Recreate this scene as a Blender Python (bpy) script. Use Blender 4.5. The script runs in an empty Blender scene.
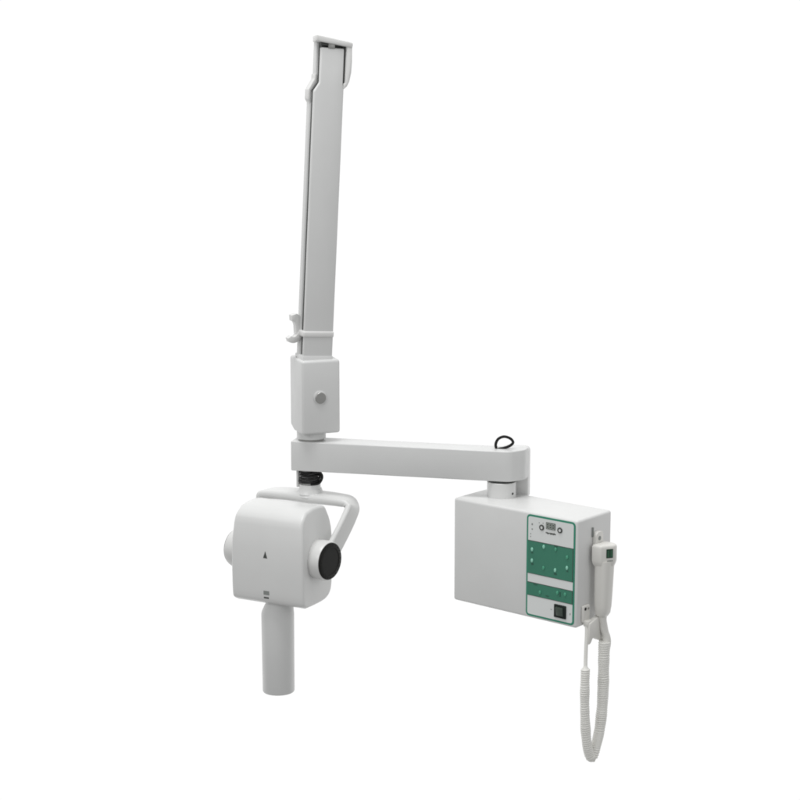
import bpy, bmesh, math, random
from mathutils import Matrix, Vector
from math import radians as rad, sin, cos, pi
random.seed(4)
sc = bpy.context.scene
col = sc.collection

# ------------------------------------------------------------------ camera
CAM_Z = 1.75
cam_data = bpy.data.cameras.new("camera")
cam_data.sensor_width = 36.0
cam_data.lens = 36.0 * 1689 / 800
cam_data.clip_end = 200
cam = bpy.data.objects.new("camera", cam_data)
cam.location = (0, 0, CAM_Z)
cam.rotation_euler = (rad(90 - 9.842), 0, 0)
col.objects.link(cam)
sc.camera = cam

# ------------------------------------------------------------------ studio light: white sweep all round the back, dimmer room in front
w = bpy.data.worlds.new("World"); sc.world = w; w.use_nodes = True
nt = w.node_tree; nt.nodes.clear()
out = nt.nodes.new("ShaderNodeOutputWorld"); bg = nt.nodes.new("ShaderNodeBackground")
tc = nt.nodes.new("ShaderNodeTexCoord"); sep = nt.nodes.new("ShaderNodeSeparateXYZ")
mr = nt.nodes.new("ShaderNodeMapRange"); mr.interpolation_type = 'SMOOTHSTEP'
mr.inputs[1].default_value = 0.05; mr.inputs[2].default_value = 0.45
mix = nt.nodes.new("ShaderNodeMix"); mix.data_type = 'RGBA'
low = nt.nodes.new("ShaderNodeMix"); low.data_type = 'RGBA'
low.inputs[6].default_value = (0.36, 0.36, 0.358, 1); low.inputs[7].default_value = (0.55, 0.552, 0.555, 1)
mz = nt.nodes.new("ShaderNodeMapRange"); mz.interpolation_type = 'SMOOTHSTEP'
mz.inputs[1].default_value = -0.7; mz.inputs[2].default_value = 0.5
nt.links.new(sep.outputs[2], mz.inputs[0]); nt.links.new(mz.outputs[0], low.inputs[0]); nt.links.new(low.outputs[2], mix.inputs[6])
mix.inputs[7].default_value = (1.02, 1.02, 1.02, 1)
nt.links.new(tc.outputs["Generated"], sep.inputs[0]); nt.links.new(sep.outputs[1], mr.inputs[0])
nt.links.new(mr.outputs[0], mix.inputs[0]); nt.links.new(mix.outputs[2], bg.inputs[0])
nt.links.new(bg.outputs[0], out.inputs[0]); bg.inputs[1].default_value = 1.0

def softbox(name, loc, target, size, power):
    ld = bpy.data.lights.new(name, 'AREA'); ld.shape = 'RECTANGLE'; ld.size = size[0]; ld.size_y = size[1]
    ld.energy = power; ld.color = (1, 1, 1)
    o = bpy.data.objects.new(name, ld); o.location = loc
    o.rotation_euler = (Vector(target) - Vector(loc)).to_track_quat('-Z', 'Y').to_euler()
    col.objects.link(o)
softbox("overhead_softbox", (-0.5, 3.6, 4.6), (0, 4.3, 0.9), (2.0, 1.6), 88)
softbox("front_softbox", (-2.6, 1.2, 2.9), (0, 4.3, 1.0), (1.1, 1.1), 31)
sc.view_settings.view_transform = 'Standard'; sc.view_settings.look = 'None'
softbox("side_softbox", (3.0, 1.6, 2.4), (0.2, 4.3, 0.8), (1.0, 1.2), 11)
sc.cycles.filter_width = 1.9
sc.view_settings.exposure = 0; sc.view_settings.gamma = 1

# ------------------------------------------------------------------ materials
def mat(name, rgb, rough=0.42, metal=0.0, bump=0.0, vary=0.0, spec=0.5, coat=0.0):
    m = bpy.data.materials.new(name); m.use_nodes = True
    n = m.node_tree.nodes; l = m.node_tree.links; b = n["Principled BSDF"]
    b.inputs["Base Color"].default_value = (*rgb, 1); b.inputs["Roughness"].default_value = rough
    b.inputs["Metallic"].default_value = metal; b.inputs["Specular IOR Level"].default_value = spec
    b.inputs["Coat Weight"].default_value = coat
    t = n.new("ShaderNodeTexCoord")
    if vary:
        nz = n.new("ShaderNodeTexNoise"); nz.inputs["Scale"].default_value = 9; nz.inputs["Detail"].default_value = 5
        r = n.new("ShaderNodeMix"); r.data_type = 'RGBA'
        r.inputs[6].default_value = (*[c * (1 - vary) for c in rgb], 1)
        r.inputs[7].default_value = (*[min(1, c * (1 + vary)) for c in rgb], 1)
        l.new(t.outputs["Object"], nz.inputs["Vector"]); l.new(nz.outputs["Fac"], r.inputs[0])
        l.new(r.outputs[2], b.inputs["Base Color"])
        r2 = n.new("ShaderNodeMapRange"); r2.inputs[3].default_value = rough - .08; r2.inputs[4].default_value = rough + .1
        nz2 = n.new("ShaderNodeTexNoise"); nz2.inputs["Scale"].default_value = 30; nz2.inputs["Detail"].default_value = 4
        l.new(t.outputs["Object"], nz2.inputs["Vector"]); l.new(nz2.outputs["Fac"], r2.inputs[0]); l.new(r2.outputs[0], b.inputs["Roughness"])
    if bump:
        nz = n.new("ShaderNodeTexNoise"); nz.inputs["Scale"].default_value = 420; nz.inputs["Detail"].default_value = 2
        bp = n.new("ShaderNodeBump"); bp.inputs["Strength"].default_value = bump; bp.inputs["Distance"].default_value = 0.0006
        l.new(t.outputs["Object"], nz.inputs["Vector"]); l.new(nz.outputs["Fac"], bp.inputs["Height"]); l.new(bp.outputs[0], b.inputs["Normal"])
    return m
WHITE = mat("powder_coated_steel", (0.672, 0.675, 0.667), 0.33, bump=0.22, vary=0.045)
PAINT = mat("light_grey_enamel", (0.630, 0.634, 0.628), 0.32, bump=0.2, vary=0.045)
PLAST = mat("moulded_plastic", (0.66, 0.66, 0.65), 0.3, bump=0.1, vary=0.025)
CREAM = mat("warm_plastic", (0.68, 0.672, 0.64), 0.34, bump=0.1, vary=0.03)
CORD = mat("cord_plastic", (0.76, 0.755, 0.72), 0.4, vary=0.05)
SHADE = mat("gap_shade_and_screw", (0.05, 0.053, 0.05), 0.6)  # dark colour standing in for shade inside gaps; also the set screw
BLACK = mat("black_rubber", (0.010, 0.010, 0.010), 0.4, bump=0.1, spec=.25)
DISC = mat("black_plastic", (0.009, 0.009, 0.008), 0.5, vary=0.3, spec=.22)
STEEL = mat("brushed_steel", (0.34, 0.34, 0.33), 0.4, metal=0.6, vary=0.1)
GREEN = mat("green_print", (0.036, 0.19, 0.122), 0.5, vary=0.08)
GRIM = mat("green_border_print", (0.03, 0.235, 0.15), 0.5)
FILM = mat("panel_film", (0.70, 0.72, 0.71), 0.35)
DARK = mat("dark_print", (0.06, 0.065, 0.06), 0.5)
GREYP = mat("grey_print", (0.22, 0.235, 0.225), 0.5)
LCD = mat("lcd_glass", (0.10, 0.115, 0.10), 0.2)
LCDG = mat("green_lcd_glass", (0.012, 0.045, 0.025), 0.2)
SEG = mat("lcd_segment", (0.42, 0.45, 0.42), 0.4)
KEYM = mat("mint_key", (0.28, 0.62, 0.48), 0.35)
KEYG = mat("green_key", (0.07, 0.32, 0.20), 0.4)
SWB = mat("switch_black", (0.008, 0.013, 0.010), 0.4, spec=.25)
SWR = mat("switch_rocker", (0.055, 0.075, 0.06), 0.3)

# ------------------------------------------------------------------ helpers
WM = {}
def frame(origin, az_x, tilt=0.0):
    """x axis points at compass bearing az_x (0 = away from camera, 90 = right); y points 90 deg left of it"""
    return Matrix.Translation(origin) @ Matrix.Rotation(rad(90 - az_x), 4, 'Z') @ Matrix.Rotation(tilt, 4, 'Y')
def empty(name, loc, label, cat):
    o = bpy.data.objects.new(name, None); o.location = loc; o.empty_display_size = .05
    col.objects.link(o); o["label"] = label; o["category"] = cat
    WM[o.name] = Matrix.Translation(loc); return o
def part(name, bm, m, parent, M=Matrix.Identity(4), label=None, smooth=35):
    bmesh.ops.remove_doubles(bm, verts=bm.verts, dist=1e-6)
    bmesh.ops.recalc_face_normals(bm, faces=bm.faces)
    me = bpy.data.meshes.new(name); bm.to_mesh(me); bm.free()
    for mm in (m if isinstance(m, (list, tuple)) else [m]): me.materials.append(mm)
    me.shade_smooth(); me.set_sharp_from_angle(angle=rad(smooth))
    o = bpy.data.objects.new(name, me); col.objects.link(o)
    o.parent = parent; o.matrix_parent_inverse = WM[parent.name].inverted(); o.matrix_basis = M
    WM[o.name] = M.copy()
    if label: o["label"] = label
    return o
def box(bm, a, b, bev=0.0, seg=3, mi=0):
    x0, y0, z0 = a; x1, y1, z1 = b
    t = bmesh.new()
    r = bmesh.ops.create_cube(t, size=1, matrix=Matrix.Translation(((x0+x1)/2, (y0+y1)/2, (z0+z1)/2)) @ Matrix.Diagonal((x1-x0, y1-y0, z1-z0, 1)))
    if bev: bmesh.ops.bevel(t, geom=t.edges[:], offset=bev, segments=seg, profile=.5, affect='EDGES', clamp_overlap=True)
    merge(bm, t, mi); return bm
def merge(bm, t, mi=0, M=None):
    mp = {}
    for v in t.verts: mp[v] = bm.verts.new(M @ v.co if M else v.co)
    for f in t.faces:
        try: nf = bm.faces.new([mp[v] for v in f.verts]); nf.material_index = mi
        except ValueError: pass
    t.free()
def prism(bm, pts, plane, lo, hi, bev=0.0, seg=2, mi=0, only_caps=False):
    """extrude a closed outline. plane 'xz' -> along y ; 'yz' -> along x ; 'xy' -> along z"""
    t = bmesh.new()
    def P(p, h):
        return {'xz': (p[0], h, p[1]), 'yz': (h, p[0], p[1]), 'xy': (p[0], p[1], h)}[plane]
    A = [t.verts.new(P(p, lo)) for p in pts]; B = [t.verts.new(P(p, hi)) for p in pts]
    fa = t.faces.new(A); fb = t.faces.new(B[::-1]); n = len(pts)
    for i in range(n): t.faces.new((A[i], B[i], B[(i+1) % n], A[(i+1) % n]))
    bmesh.ops.recalc_face_normals(t, faces=t.faces)
    if bev:
        es = (list(fa.edges) + list(fb.edges)) if only_caps else t.edges[:]
        bmesh.ops.bevel(t, geom=es, offset=bev, segments=seg, profile=.5, affect='EDGES', clamp_overlap=True)
    merge(bm, t, mi); return bm
def lathe(bm, prof, M=Matrix.Identity(4), n=48, mi=0):
    """prof: list of (r, z); closed on the axis"""
    t = bmesh.new(); rings = []
    for r, z in prof:
        rings.append([t.verts.new((r*cos(2*pi*i/n), r*sin(2*pi*i/n), z)) for i in range(n)] if r > 1e-6 else [t.verts.new((0, 0, z))])
    for a, b in zip(rings, rings[1:]):
        for i in range(n):
            j = (i+1) % n
            if len(a) == 1 and len(b) == 1: continue
            if len(a) == 1: t.faces.new((a[0], b[i], b[j]))
            elif len(b) == 1: t.faces.new((a[i], a[j], b[0]))
            else: t.faces.new((a[i], a[j], b[j], b[i]))
    merge(bm, t, mi, M); return bm
def catmull(P, k=10):
    P = [Vector(p) for p in P]; Q = [P[0]*2-P[1]] + P + [P[-1]*2-P[-2]]; r = []
    for i in range(1, len(Q)-2):
        a, b, c, d = Q[i-1:i+3]
        for s in range(k):
            t = s/k; r.append(.5*((2*b)+(c-a)*t+(2*a-5*b+4*c-d)*t*t+(3*b-a-3*c+d)*t**3))
    r.append(P[-1]); return r
def frames(path):
    """parallel-transport frames"""
    T = [(path[min(i+1, len(path)-1)]-path[max(i-1, 0)]).normalized() for i in range(len(path))]
    u = T[0].orthogonal().normalized(); F = []
    for t in T:
        u = (u - t*u.dot(t)).normalized(); F.append((t, u, t.cross(u)))
    return F
def tube(bm, path, rad_, n=10, mi=0, cap=True):
    F = frames(path); rings = []
    for i, (p, (t, u, v)) in enumerate(zip(path, F)):
        r = rad_[i] if isinstance(rad_, (list, tuple)) else rad_
        rings.append([bm.verts.new(p + (u*cos(2*pi*k/n)+v*sin(2*pi*k/n))*r) for k in range(n)])
    for a, b in zip(rings, rings[1:]):
        for k in range(n):
            f = bm.faces.new((a[k], a[(k+1) % n], b[(k+1) % n], b[k])); f.material_index = mi
    if cap:
        bm.faces.new(rings[0][::-1]).material_index = mi; bm.faces.new(rings[-1]).material_index = mi
    return bm
def coil(path, R, pitch, per=14):
    """helix round a path"""
    L = [0]
    for a, b in zip(path, path[1:]): L.append(L[-1]+(b-a).length)
    F = frames(path); N = int(L[-1]/pitch*per); r = []; j = 0
    for i in range(N+1):
        s = L[-1]*i/N
        while j < len(L)-2 and L[j+1] < s: j += 1
        f = (s-L[j])/max(1e-9, L[j+1]-L[j])
        p = path[j].lerp(path[j+1], f); u = F[j][1].lerp(F[j+1][1], f); v = F[j][2].lerp(F[j+1][2], f)
        a = 2*pi*s/pitch+1.1*sin(s*95)+.6*sin(s*231+1); q = s/L[-1]
        RR = R(q) if callable(R) else R
        r.append(p+(u*cos(a)+v*sin(a))*RR)
    return r
def strap(bm, path, wdir, wid, thk, rnd=5):
    """rounded-rectangle section swept along path; wdir(i) = direction of the width"""
    sec = []
    for cx, cy, a0 in ((1, 1, 0), (-1, 1, 90), (-1, -1, 180), (1, -1, 270)):
        for k in range(rnd+1):
            a = rad(a0+90*k/rnd); sec.append((cx, cy, cos(a), sin(a)))
    rings = []
    for i, p in enumerate(path):
        t = (path[min(i+1, len(path)-1)]-path[max(i-1, 0)]).normalized()
        wv = wdir(i); wv = (wv-t*wv.dot(t)).normalized(); n = t.cross(wv)
        W = wid(i)/2; H = thk(i)/2; r = min(W, H)*.85
        rings.append([bm.verts.new(p+wv*((W-r)*a+r*c)+n*((H-r)*b+r*s)) for a, b, c, s in sec])
    m = len(sec)
    for a, b in zip(rings, rings[1:]):
        for k in range(m): bm.faces.new((a[k], a[(k+1) % m], b[(k+1) % m], b[k]))
    bm.faces.new(rings[0][::-1]); bm.faces.new(rings[-1]); return bm
def rrect(x0, z0, x1, z1, r, n=6):
    pts = []
    for cx, cz, a0 in ((x1-r, z1-r, 0), (x0+r, z1-r, 90), (x0+r, z0+r, 180), (x1-r, z0+r, 270)):
        for k in range(n+1):
            a = rad(a0+90*k/n); pts.append((cx+r*cos(a), cz+r*sin(a)))
    return pts
NEW = bmesh.new
RY = lambda a: Matrix.Rotation(a, 4, 'Y'); RX = lambda a: Matrix.Rotation(a, 4, 'X')
T = lambda x, y, z: Matrix.Translation((x, y, z))

# ------------------------------------------------------------------ the unit
ZB = CAM_Z - 0.9928                      # top of the control box
unit = empty("dental_x_ray_unit", (0.43, 4.0, ZB-.273),
    "white dental x-ray machine with tall arm, hanging tube head and green-panelled control box", "x-ray machine")

# --- control box: front right upper corner at the origin, front runs to -x, side runs to +y
BX = frame((0.4335, 4.0, ZB), 130.35)
BW, BD, BH = 0.387, 0.149, 0.273
bm = box(NEW(), (-BW, 0, -BH), (0, BD, 0), .007, 4)
cbox = part("control_box", bm, WHITE, unit, BX)

# panel
px0, px1, pz0, pz1 = -0.1525, -0.0065, -0.2665, -0.0055
def U(u): return px0+(px1-px0)*u
def V(v): return pz1+(pz0-pz1)*v
bm = prism(NEW(), rrect(px0, pz0, px1, pz1, .010), 'xz', -.0012, .002)
panel = part("control_panel", bm, GRIM, cbox, BX)
b_ = .0048
bm = prism(NEW(), rrect(px0+b_, pz0+b_, px1-b_, pz1-b_, .006), 'xz', -.0016, .0)
part("panel_film", bm, FILM, cbox, BX)
for v0, v1 in ((.252, .578), (.662, .795)):
    bm = prism(NEW(), [(px0+b_, V(v0)), (px0+b_, V(v1)), (px1-b_, V(v1)), (px1-b_, V(v0))], 'xz', -.0020, -.0005)
    # dark keyline round the printed block
    for (a, c, d, e) in ((px0+b_, px1-b_, V(v0)-.0012, V(v0)), (px0+b_, px1-b_, V(v1), V(v1)+.0010), (px1-b_-.0014, px1-b_, V(v1)+.001, V(v0)-.0012)):
        prism(bm, [(a, d), (c, d), (c, e), (a, e)], 'xz', -.0023, -.0006, mi=1)
    part("green_field", bm, [GREEN, DARK], cbox, BX)
# top row: display, keys, small print
dx, dz = U(.50), V(.078)
bm = box(NEW(), (dx-.0140, -.0032, dz-.0085), (dx+.0140, -.0010, dz+.0085), .0006, 1)
for k in range(3):                                        # unlit digit segments
    cx = dx+(k-1)*.0088
    for (a, b, c, d) in ((-.003, .0055, .003, .0066), (-.003, -.0006, .003, .0006), (-.003, -.0066, .003, -.0055),
                         (-.0036, .0007, -.0026, .0054), (.0026, .0007, .0036, .0054), (-.0036, -.0054, -.0026, -.0007), (.0026, -.0054, .0036, -.0007)):
        box(bm, (cx+a, -.0036, dz+b), (cx+c, -.0033, dz+d), mi=1)
part("display", bm, [LCD, SEG], cbox, BX)
for u, v in ((.315, .106), (.690, .100)):
    bm = lathe(NEW(), [(0, 0), (.0072, 0), (.0072, .0022), (.0062, .0028), (.0040, .0028), (.0040, .0020), (0, .0020)], T(U(u), -.0012, V(v)) @ RX(pi/2), 24)
    for f in bm.faces:
        c = f.calc_center_median(); d = math.hypot(c.x-U(u), c.z-V(v)); f.material_index = 1 if d < .0036 else 0
    part("round_key", bm, [DARK, FILM], cbox, BX)
def print_marks(name, items, m):
    bm = NEW()
    for (u, v, w_, h_) in items: box(bm, (U(u)-w_/2, -.0020, V(v)-h_/2), (U(u)+w_/2, -.0014, V(v)+h_/2))
    return part(name, bm, m, cbox, BX)
it = []
u = .405
while u < .60:
    w_ = random.uniform(.0016, .0034); it.append((u, .150+random.uniform(-.003, .003), w_, random.uniform(.0026, .0048))); u += .0125+w_*6*.55
print_marks("small_print", it, DARK)
print_marks("small_print", [(.115, .092, .0040, .0042), (.115, .140, .0034, .0028), (.26, .065, .0024, .002), (.34, .062, .0024, .002), (.085, .188, .002, .003), (.085, .215, .002, .003)], GREYP)
# keys on the green fields
for (u, v, m) in ((.123, .338, KEYM), (.366, .290, KEYM), (.613, .291, KEYG), (.848, .347, KEYG),
                  (.123, .447, KEYM), (.366, .498, KEYG), (.608, .495, KEYM), (.848, .448, KEYM),
                  (.66, .712, KEYG), (.82, .711, KEYG), (.30, .745, KEYG)):
    bm = lathe(NEW(), [(0, 0), (.0044, 0), (.0044, .0012), (.0034, .0020), (0, .0023)], T(U(u), -.0022, V(v)) @ RX(pi/2) @ Matrix.Diagonal((.78, 1.15, 1, 1)), 20)
    part("indicator_key", bm, m, cbox, BX)
DEEP = mat("deep_green_print", (.02, .09, .06), .5)
for (u, v, w_, h_) in ((.123, .372, .006, .002), (.613, .264, .009, .003), (.13, .482, .007, .0035), (.61, .532, .008, .0035), (.855, .482, .005, .002), (.715, .722, .003, .012), (.2, .678, .012, .002), (.45, .765, .009, .002)):
    bm = box(NEW(), (U(u)-w_/2, -.0026, V(v)-h_/2), (U(u)+w_/2, -.0018, V(v)+h_/2))
    part("key_caption", bm, DEEP, cbox, BX)
# power switch
sx, sz = U(.725), V(.888)
bm = box(NEW(), (sx-.0178, -.0055, sz-.0168), (sx+.0178, -.0010, sz+.0168), .0018, 2)
part("power_switch", bm, SWB, cbox, BX)
bm = prism(NEW(), [(-.0060, sz-.0110), (-.0105, sz+.0110), (-.0040, sz+.0110), (-.0040, sz-.0110)], 'yz', sx-.0105, sx+.0105, .0012, 2)
part("switch_rocker", bm, SWR, cbox, BX)
print_marks("off_mark", [(.535, .888, .004, .0016)], GREYP); print_marks("on_mark", [(.925, .893, .0016, .0045)], DARK)
# fittings on the box's side
bm = NEW()
box(bm, (-.001, .060, -.052), (.0035, .0655, -.028), .001, 2, 1)        # slot behind the hook
part("hook_slot", bm, [STEEL, GREYP], cbox, BX)
bm = prism(NEW(), rrect(.064, -.085, .095, -.040, .011), 'yz', .0, .012, .002, 2)
lathe(bm, [(0, 0), (.0052, 0), (.0052, .001), (0, .001)], T(.0122, .0775, -.056) @ RY(pi/2), 24, 1)
part("handset_hook", bm, [CREAM, GREYP], cbox, BX)
# sockets low on the side and under it
bm = box(NEW(), (-.001, .020, -.262), (.007, .050, -.219), .0055, 4)
lathe(bm, [(0, 0), (.0040, 0), (.0040, .001), (0, .001)], T(.0072, .0285, -.2275) @ RY(pi/2), 20, 1)
lathe(bm, [(0, 0), (.0028, 0), (.0028, .001), (0, .001)], T(.0072, .0415, -.2285) @ RY(pi/2), 20, 2)
part("cable_socket", bm, [CREAM, BLACK, STEEL], cbox, BX)

# --- post on the box top, upright bracket behind it
post = Vector((0.2629, 4.2681, ZB))
AR = frame(post, 104)
bm = lathe(NEW(), [(0, 0), (.0375, 0), (.0375, .0385), (.0365, .0395), (0, .0395)], n=64)
po = part("post", bm, WHITE, unit, AR)
bm = lathe(NEW(), [(0, .0385), (.0325, .0385), (.0325, .0466), (0, .0466)], n=48)
part("gap_ring", bm, SHADE, po, AR)  # gap between post and arm, its shade painted as a dark ring
bm = lathe(NEW(), [(0, 0), (.0030, 0), (.0030, .0012), (0, .0014)], AR.inverted() @ T(*(post+Vector((.0268, -.0262, .012)))) @ Matrix.Rotation(rad(-45), 4, 'Z') @ RY(pi/2), 16)
part("set_screw", bm, SHADE, po, AR)
bm = prism(NEW(), [(-.012, -.006), (.063, -.006)]+[p for p in rrect(-.012, .05, .063, .1235, .012) if p[1] > .08], 'xz', .0345, .070, .004, 3, only_caps=True)
part("support_bracket", bm, WHITE, unit, AR)

# --- horizontal extension arm
AL = 0.560
bm = NEW()
pl = []
for (px_, py_, rr) in ((-AL, -.036, .006), (.027, -.036, .016), (.060, .004, .012), (.0635, .0365, .004), (-AL, .0365, .006)):
    pl.append((Vector((px_, py_)), rr))
pts = []
for i in range(len(pl)):
    a, (b, rr), d = pl[i-1][0], pl[i], pl[(i+1) % len(pl)][0]
    p, q = b+(a-b).normalized()*rr, b+(d-b).normalized()*rr
    for k in range(7):
        u = k/6; w_ = p*(1-u)**2+b*2*u*(1-u)+q*u*u; pts.append((w_.x, w_.y))
prism(bm, pts, 'xy', .0455, .1245, .0048, 4, only_caps=True)
arm = part("extension_arm", bm, PAINT, unit, AR)
# cable loop standing on the arm
lp = [(-.014, .0, .121), (-.0165, .0, .136), (-.010, .001, .150), (.005, .002, .1565), (.021, .003, .152), (.028, .004, .142), (.020, .004, .133), (.006, .003, .127), (-.010, .002, .1235)]
bm = tube(NEW(), catmull(lp, 8), .0037, 10)
part("cable_loop", bm, BLACK, arm, AR)

# --- joint at the arm's far end: neck, knuckle
Q = post + Vector((sin(rad(-76)), cos(rad(-76)), 0))*0.513
KN = frame(Q+Vector((0, 0, .124)), 68)
bm = lathe(NEW(), [(0, .002), (.030, .002), (.030, .006), (.0385, .0065), (.0385, .030), (0, .030)], n=56)
kn_n = part("neck", bm, PAINT, unit, KN)
bm = lathe(NEW(), [(.0, -.0005), (.034, -.0005), (.034, .0062), (0, .0062)], n=48)
part("gap_ring", bm, STEEL, kn_n, KN)  # grey ring paints the shadow and reflection under the neck
KH0, KH1 = .024, .219
kx0, kx1, ky0, ky1 = -.0415, .0635, -.052, .050
# U-shaped housing, open to the top; the rear foot is cut away
bm = prism(NEW(), [(ky0, KH0), (ky1-.028, KH0), (ky1, KH0+.012), (ky1, KH1+.004), (ky0, KH1)], 'yz', kx0, kx1, .007, 4)
kn = part("knuckle_housing", bm, PAINT, unit, KN)
bm = NEW()
lathe(bm, [(0, 0), (.0175, 0), (.0175, .0030), (.0165, .0036), (0, .0036)], T(.0065, ky0+.0005, .122) @ RX(pi/2), 32, 1)
lathe(bm, [(0, 0), (.0150, 0), (.0150, .0045), (.0135, .0060), (0, .0064)], T(.0075, ky0+.0005, .1205) @ RX(pi/2), 32, 0)
part("pivot_cap", bm, [STEEL, PAINT], kn, KN)
# socket opening seen at the rear left of the top
bm = lathe(NEW(), [(0, 0), (.005, 0), (.005, .0018), (0, .0020)], T(kx0+.010, .012, KH1+.002), 20)
part("rim_screw", bm, STEEL, kn, KN)

# --- tall folded arm
tilt = math.atan(.049/.93)
BR = KN @ T(.0045, -.040, .19) @ RY(tilt)
HB = .835                                  # height of the front bar's top above BR's origin
W2 = .0400
def outline(x0, x1, top, shx, shz0, shz1, bot=-.06):
    return [(x0, bot), (x1, bot), (x1, shz0+.01), (x1-.003, shz0+.02), (x1-.003, top), (x0+shx, top), (x0+shx, shz1), (x0, shz0)]
SZ0, SZ1 = .718, .740
bm = prism(NEW(), outline(-W2, W2, HB-.007, .0145, SZ0, SZ1), 'xz', 0, .013, .0035, 3)
fb = part("front_arm_bar", bm, PAINT, unit, BR)
bm = prism(NEW(), outline(-W2+.005, W2-.003, HB+.012, .0145, SZ0, SZ1), 'xz', .012, .036, 0)
box(bm, (-W2+.014, .002, HB-.002), (W2+.006, .012, HB+.012))
box(bm, (W2-.006, .006, .742), (W2+.008, .014, HB+.006))
part("gap_shade_fill", bm, SHADE, unit, BR)  # dark solid added between the bars, shade of the gap put into its colour
bm = prism(NEW(), outline(-W2, W2-.006, HB+.014, .0128, SZ0-.004, SZ1-.004), 'xz', .034, .058, .004, 3)
part("rear_arm_bar", bm, PAINT, unit, BR)
bm = box(NEW(), (-.007, -.002, HB-.009), (.011, .004, HB+.004), .002, 2)
part("roller", bm, STEEL, unit, BR)
# end cap over the top: sloping lid, right cheek with a curved foot, small shoulder on the left
bm = NEW()
prism(bm, [(-.0285, HB+.0235), (.0560, HB+.0095), (.0580, HB+.0045), (.0565, HB-.004), (-.0285, HB+.0075)], 'xz', -.006, .062, .0035, 3)
for v in bm.verts:                        # the lid's left end is cut off at a slant
    if v.co.x < 0 and v.co.y < .03: v.co.x -= .013
ch = [(.0425, HB+.006), (.0565, HB+.006), (.0580, HB-.040), (.0570, HB-.066), (.0530, HB-.088), (.0470, HB-.101), (.0385, HB-.109), (.0385, HB-.096), (.0425, HB-.092)]
prism(bm, ch, 'xz', -.004, .020, .002, 2)
cap = part("end_cap", bm, PLAST, unit, BR)
bm = prism(NEW(), [(-.0285, SZ1+.022), (-.0225, SZ1+.022), (-.0225, SZ1), (-.0375, SZ0), (-.0375, SZ0-.030), (-.0440, SZ0-.020), (-.0440, SZ0+.004), (-.0285, SZ1+.010)], 'xz', .032, .061, .0015, 2)
part("cap_cheek", bm, PLAST, cap, BR)
# plastic clip round the arm with two hooks
bm = NEW()
z0 = .088
box(bm, (-W2-.003, -.0035, z0), (W2+.001, .068, z0+.016), .004, 3)
clip = part("arm_clip", bm, PLAST, unit, BR)
def hook(pts, wid):
    pts = catmull(pts, 8); n = len(pts); up = []; dn = []
    for i, p in enumerate(pts):
        t_ = (pts[min(i+1, n-1)]-pts[max(i-1, 0)]).normalized(); nn = Vector((-t_.z, 0, t_.x)); wq = wid(i/(n-1))/2
        up.append((p.x+nn.x*wq, p.z+nn.z*wq)); dn.append((p.x-nn.x*wq, p.z-nn.z*wq))
    e = pts[-1]; t_ = (pts[-1]-pts[-2]).normalized(); wq = wid(1)/2; tipp = (e.x+t_.x*wq*.8, e.z+t_.z*wq*.8)
    return up+[tipp]+dn[::-1]
up = hook([(-.041, 0, z0+.004), (-.041, 0, z0+.016), (-.042, 0, z0+.030), (-.047, 0, z0+.042), (-.056, 0, z0+.048)], lambda q: .016+.007*q)
prism(bm := NEW(), up, 'xz', .036, .060, .004, 3)
part("clip_hook", bm, PLAST, clip, BR)
dn = hook([(-.036, 0, z0+.010), (-.042, 0, z0+.000), (-.049, 0, z0-.008), (-.058, 0, z0-.011), (-.066, 0, z0-.009)], lambda q: .013+.004*q)
prism(bm := NEW(), dn, 'xz', .032, .056, .004, 3)
part("clip_hook", bm, PLAST, clip, BR)
bm = box(NEW(), (-W2-.0012, -.0016, .004), (W2+.0012, .066, .040), .003, 2)
part("arm_collar", bm, PAINT, unit, BR)

# --- swivel below the arm with the black cable wound round it
SW = frame(Q, 100)
bm = lathe(NEW(), [(0, .0475), (.022, .0475), (.022, .006), (.0285, .005), (.0285, -.008), (.034, -.020), (0, -.020)], T(-.005, 0, 0), n=48)
box(bm, (-.0400, -.010, -.004), (-.0330, .006, .0475), .002, 2)
sw = part("swivel", bm, WHITE, unit, SW)
path = [Vector((-.0045, 0, .010+.032*i/30)) for i in range(31)]
cp = coil(path, lambda q: .0265+.0022*sin(q*19), .0082, 28)
bm = tube(NEW(), cp, .0035, 8)
lp = catmull([(.006, -.026, .040), (.020, -.020, .041), (.0285, -.010, .034), (.0295, -.008, .022), (.022, -.016, .010), (.004, -.028, .009)], 8)
tube(bm, lp, .0035, 8)
part("wound_cable", bm, BLACK, sw, SW)

# --- yoke
S = 0.130
HZ = -0.128                                  # head axis below the yoke top (frame z)
HD = frame(Q+Vector((0, 0, -.031)), 117)     # x = axis of the head, y = away
ctr = [(-.116, -S*.74, HZ-.016), (-.118, -S*.72, HZ*.93), (-.128, -S*.60, HZ*.74), (-.142, -S*.30, HZ*.52), (-.150, -S*.06, HZ*.30), (-.149, -.001, -.020), (-.138, 0, -.004), (-.07, 0, .001), (0, 0, .001),
       (.062, 0, .001), (.104, 0, -.001), (.119, -.002, -.009), (.1255, -S*.07, HZ*.17), (.122, -S*.31, HZ*.46), (.114, -S*.58, HZ*.78), (.107, -S*.72, HZ*.98), (.106, -S*.74, HZ-.012)]
pc = catmull(ctr, 8)
N = len(pc)
def wd(i):
    z = pc[i].z; k = max(0, min(1, -z/.04)); return Vector((0, 1, 0)).lerp(Vector((0, .72, -.70)), k)
def qd(i): return abs(i/(N-1)*2-1)
bm = strap(NEW(), pc, wd, lambda i: .060+.008*max(0, 1-qd(i)*2.2), lambda i: .0155+.012*max(0, 1-qd(i)*1.6))
lathe(bm, [(0, .022), (.029, .020), (.033, .008), (.036, 0), (0, 0)], T(-.003, 0, .004), 40)
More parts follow.
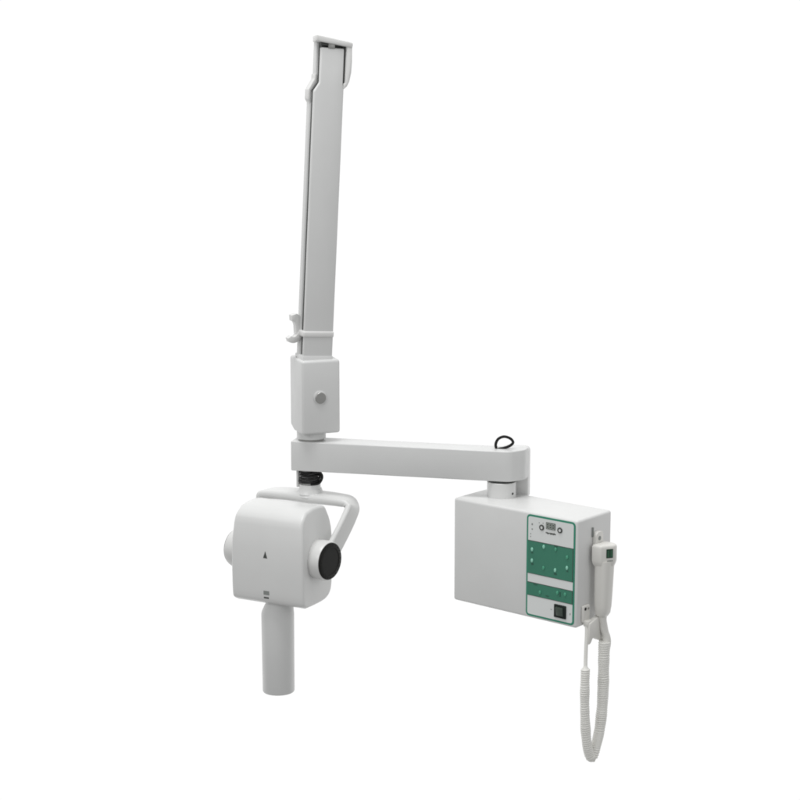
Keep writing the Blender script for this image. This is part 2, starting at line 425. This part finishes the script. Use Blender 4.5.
yoke = part("yoke", bm, WHITE, unit, HD, smooth=50)

# --- tube head
TH = HD @ T(-.016, -S, HZ)
prof = [(-.071, -.112), (-.0775, -.100), (-.0795, -.05), (-.0795, 0), (-.0770, .05), (-.0725, .090), (-.0688, .105), (-.0650, .1125),
        (-.042, .131), (-.008, .136), (.046, .132), (.064, .114), (.079, .070), (.079, -.02), (.076, -.080), (.066, -.106), (.045, -.118), (.01, -.121), (-.058, -.119)]
def dense(pr, keep):
    o = []
    n = len(pr)
    for i in range(n):
        a, b, c, d = pr[i-1], pr[i], pr[(i+1) % n], pr[(i+2) % n]
        o.append(b)
        if i in keep: continue
        for t_ in (.33, .66):
            f = lambda k: .5*((2*b[k])+(c[k]-a[k])*t_+(2*a[k]-5*b[k]+4*c[k]-d[k])*t_*t_+(3*b[k]-a[k]-3*c[k]+d[k])*t_**3)
            o.append((f(0), f(1)))
    return o
bm = prism(NEW(), dense(prof, {4, 5, 6, 7, 8, 18}), 'yz', -.108, .108, .0085, 6, only_caps=True)
for v in bm.verts:                        # the housing narrows towards the top
    if v.co.z > .03: v.co.x *= 1-.085*((v.co.z-.03)/.105)**1.3
head = part("tube_head", bm, WHITE, unit, TH, smooth=33)
for s in (1, -1):
    L = .042 if s > 0 else .042
    M_ = T(s*.104, 0, 0) @ Matrix.Rotation(rad(-8), 4, 'Z') @ RY(s*pi/2)
    bm = lathe(NEW(), [(0, -.02), (.050, -.02), (.050, .006), (.0515, .012), (.0515, L-.006), (.0490, L), (0, L)], M_, 56)
    k = part("pivot_knob", bm, PLAST, head, TH)
    bm = lathe(NEW(), [(0, L-.002), (.0478, L-.002), (.0478, L+.002), (.0455, L+.0036), (.036, L+.0040), (.0355, L+.0030), (0, L+.0032)], M_, 56)
    for i in range(24):      # grip notches round the rim
        a = 2*pi*i/24; t_ = NEW(); box(t_, (-.0014, -.0014, L), (.0014, .0014, L+.0046), .0005, 1); merge(bm, t_, 0, M_ @ T(.0425*cos(a), .0425*sin(a), 0))
    part("pivot_disc", bm, DISC, head, TH, label="black disc closing the pivot knob")
# warning triangle and rating mark on the front
fy = lambda z: -.0787
bm = prism(NEW(), [(-.0065, -.009), (.0060, -.009), (-.0005, .009)], 'xz', -.0795, -.0770)
part("warning_mark", bm, DARK, head, TH @ T(-.003, 0, .016))
bm = NEW()
box(bm, (-.009, -.0790, -.0905), (.008, -.0765, -.0800), mi=0)
box(bm, (-.0085, -.0784, -.1005), (.006, -.0755, -.0965), mi=1)
part("rating_mark", bm, [GREYP, DARK], head, TH @ T(-.001, .0, 0))
# cone
CN = TH @ T(-.005, -.018, 0)
bm = NEW(); n = 64; rings = []
for (r, z, ox) in ((.034, -.105, .007), (.0345, -.122, .007), (.0385, -.136, .0035), (.0420, -.150, .0005), (.0432, -.158, 0), (.0422, -.366, 0), (.0412, -.3685, 0), (.0385, -.3685, 0), (.0385, -.30, 0)):
    rings.append([bm.verts.new((r*cos(2*pi*i/n)+ox, r*sin(2*pi*i/n), z)) for i in range(n)])
for a, b in zip(rings, rings[1:]):
    for i in range(n): bm.faces.new((a[i], a[(i+1) % n], b[(i+1) % n], b[i]))
bm.faces.new(rings[0]); bm.faces.new(rings[-1])
part("aiming_cone", bm, PAINT, head, CN)

# ------------------------------------------------------------------ handset hanging on the side of the box
HS = empty("handset", tuple(BX @ Vector((.03, .075, -.25))), "cream handset with small green screen and coiled cord hanging beside the green panel", "handset")
c = .0755
bm = NEW(); sec = []
# grip: lofted rounded sections, tapering down
def loft(bm, rows, n=40, pw=3.2, mi=0):
    rings = []
    for (z, cx, cy, rx, ry) in rows:
        rg = []
        for i in range(n):
            a = 2*pi*i/n; ca, sa = cos(a), sin(a)
            k = (abs(ca)**pw+abs(sa)**pw)**(-1/pw)
            rg.append(bm.verts.new((cx+rx*ca*k, cy+ry*sa*k, z)))
        rings.append(rg)
    for a, b in zip(rings, rings[1:]):
        for i in range(n): bm.faces.new((a[i], a[(i+1) % n], b[(i+1) % n], b[i])).material_index = mi
    bm.faces.new(rings[0]).material_index = mi; bm.faces.new(rings[-1]).material_index = mi
    return bm
loft(bm, [(-.108, .030, c, .0205, .0235), (-.150, .029, c, .0198, .0228), (-.200, .028, c, .0188, .0215), (-.225, .0275, c, .0180, .0205), (-.243, .027, c, .0160, .0185), (-.251, .0265, c, .0120, .0140), (-.2535, .0265, c, .0070, .0085)])
grip = part("handset_grip", bm, CREAM, HS, BX)
hp = [(.0080, -.0270), (.0360, -.0270), (.0560, .0040), (.0530, .0190), (.0440, .0270), (.0080, .0270)]
rp = []
for i in range(len(hp)):
    a, b, d = (Vector(hp[i-1]), Vector(hp[i]), Vector(hp[(i+1) % len(hp)]))
    p, q = b+(a-b).normalized()*.0042, b+(d-b).normalized()*.0042
    for k in range(6):
        u = k/5; rp.append(p*(1-u)**2+b*2*u*(1-u)+q*u*u)
bm = NEW(); rings = []; cc = Vector((.029, 0))
for z, k in ((-.0675, .84), (-.0685, .92), (-.0710, .98), (-.0745, 1), (-.1070, 1), (-.1130, .96), (-.1210, .84), (-.1225, .78)):
    rings.append([bm.verts.new((cc.x+(p.x-cc.x)*k, c+p.y*k, z)) for p in rp])
for a, b in zip(rings, rings[1:]):
    for i in range(len(rp)): bm.faces.new((a[i], a[(i+1) % len(rp)], b[(i+1) % len(rp)], b[i]))
bm.faces.new(rings[0]); bm.faces.new(rings[-1])
shell = part("handset_head", bm, CREAM, HS, BX)
SF = BX @ Matrix.Translation((.0487, c-.0073, 0)) @ Matrix.Rotation(math.atan2(.840, .542), 4, 'Z')     # -y looks out of the slanted facet
bm = box(NEW(), (-.0090, -.0016, -.0985), (.0085, .001, -.0760), .0007, 1)
for k in (-1, 1): box(bm, (k*.0042-.0028, -.0019, -.0955), (k*.0042+.0028, -.0015, -.0790), mi=1)
part("handset_screen", bm, [LCDG, mat("screen_segment", (.02, .09, .045), .3)], shell, SF)
bm = NEW()
for k in range(4): box(bm, (-.006+k*.0038, -.0006, -.1075), (-.0032+k*.0038, .001, -.1045), .0003, 1)
part("small_print", bm, GREYP, shell, SF)
# strain relief
bm = loft(NEW(), [(-.243, .0265, c, .0105, .0120), (-.262, .0275, c, .0090, .0100), (-.285, .032, c+.003, .0080, .0085), (-.300, .036, c+.006, .0068, .0072)], 28, 2.4)
part("strain_relief", bm, CREAM, HS, BX)
# cord: straight leads and a tight coil
lead = catmull([(.0270, c, -.250), (.0290, c+.001, -.282), (.0350, c+.006, -.303), (.0370, c+.006, -.320), (.0345, c+.001, -.345)], 8)
bm = tube(NEW(), lead, [.0075+.0045*(i/(len(lead)-1)) for i in range(len(lead))], 16)
part("cord_lead", bm, CREAM, HS, BX)
cpath = catmull([(.034, c, -.316), (.034, c-.001, -.36), (.034, c-.001, -.42), (.034, c-.004, -.485), (.034, c-.013, -.54), (.033, c-.027, -.582), (.031, c-.040, -.607),
                 (.029, c-.050, -.597), (.027, c-.059, -.565), (.025, c-.064, -.52), (.023, c-.066, -.46), (.022, c-.065, -.41), (.0205, c-.062, -.376)], 14)
Rc = lambda q: .0122-.0028*min(1, max(0, q*1.6-.4))+.0004*sin(q*37)+.0003*sin(q*71+1)
NP = len(cpath)
bm = tube(NEW(), cpath, [Rc(i/(NP-1))+.0012 for i in range(NP)], 16)
tube(bm, coil(cpath, Rc, .0056, 16), .0026, 7)
part("coiled_cord", bm, CORD, HS, BX, smooth=80)
bm = tube(NEW(), catmull([(.0205, c-.062, -.382), (.0200, c-.061, -.368), (.0180, c-.058, -.350), (.016, c-.054, -.32), (.014, c-.049, -.285), (.010, c-.046, -.262)], 8),
          [.0110, .0110, .0108, .0104, .0096, .008, .0068, .006] + [.0048]*(8*5+1-8), 14)
part("cord_lead", bm, CORD, HS, BX)
# plug and clamp at the lower corner of the box
bm = NEW()
box(bm, (.004, c-.052, -.272), (.020, c-.024, -.256), .003, 2)
prism(bm, [(c-.050, -.262), (c+.000, -.250), (c+.010, -.318), (c-.010, -.313), (c-.028, -.302), (c-.036, -.303), (c-.044, -.313), (c-.052, -.316)], 'yz', .008, .024, .003, 2)
part("cord_clamp", bm, CREAM, HS, BX)
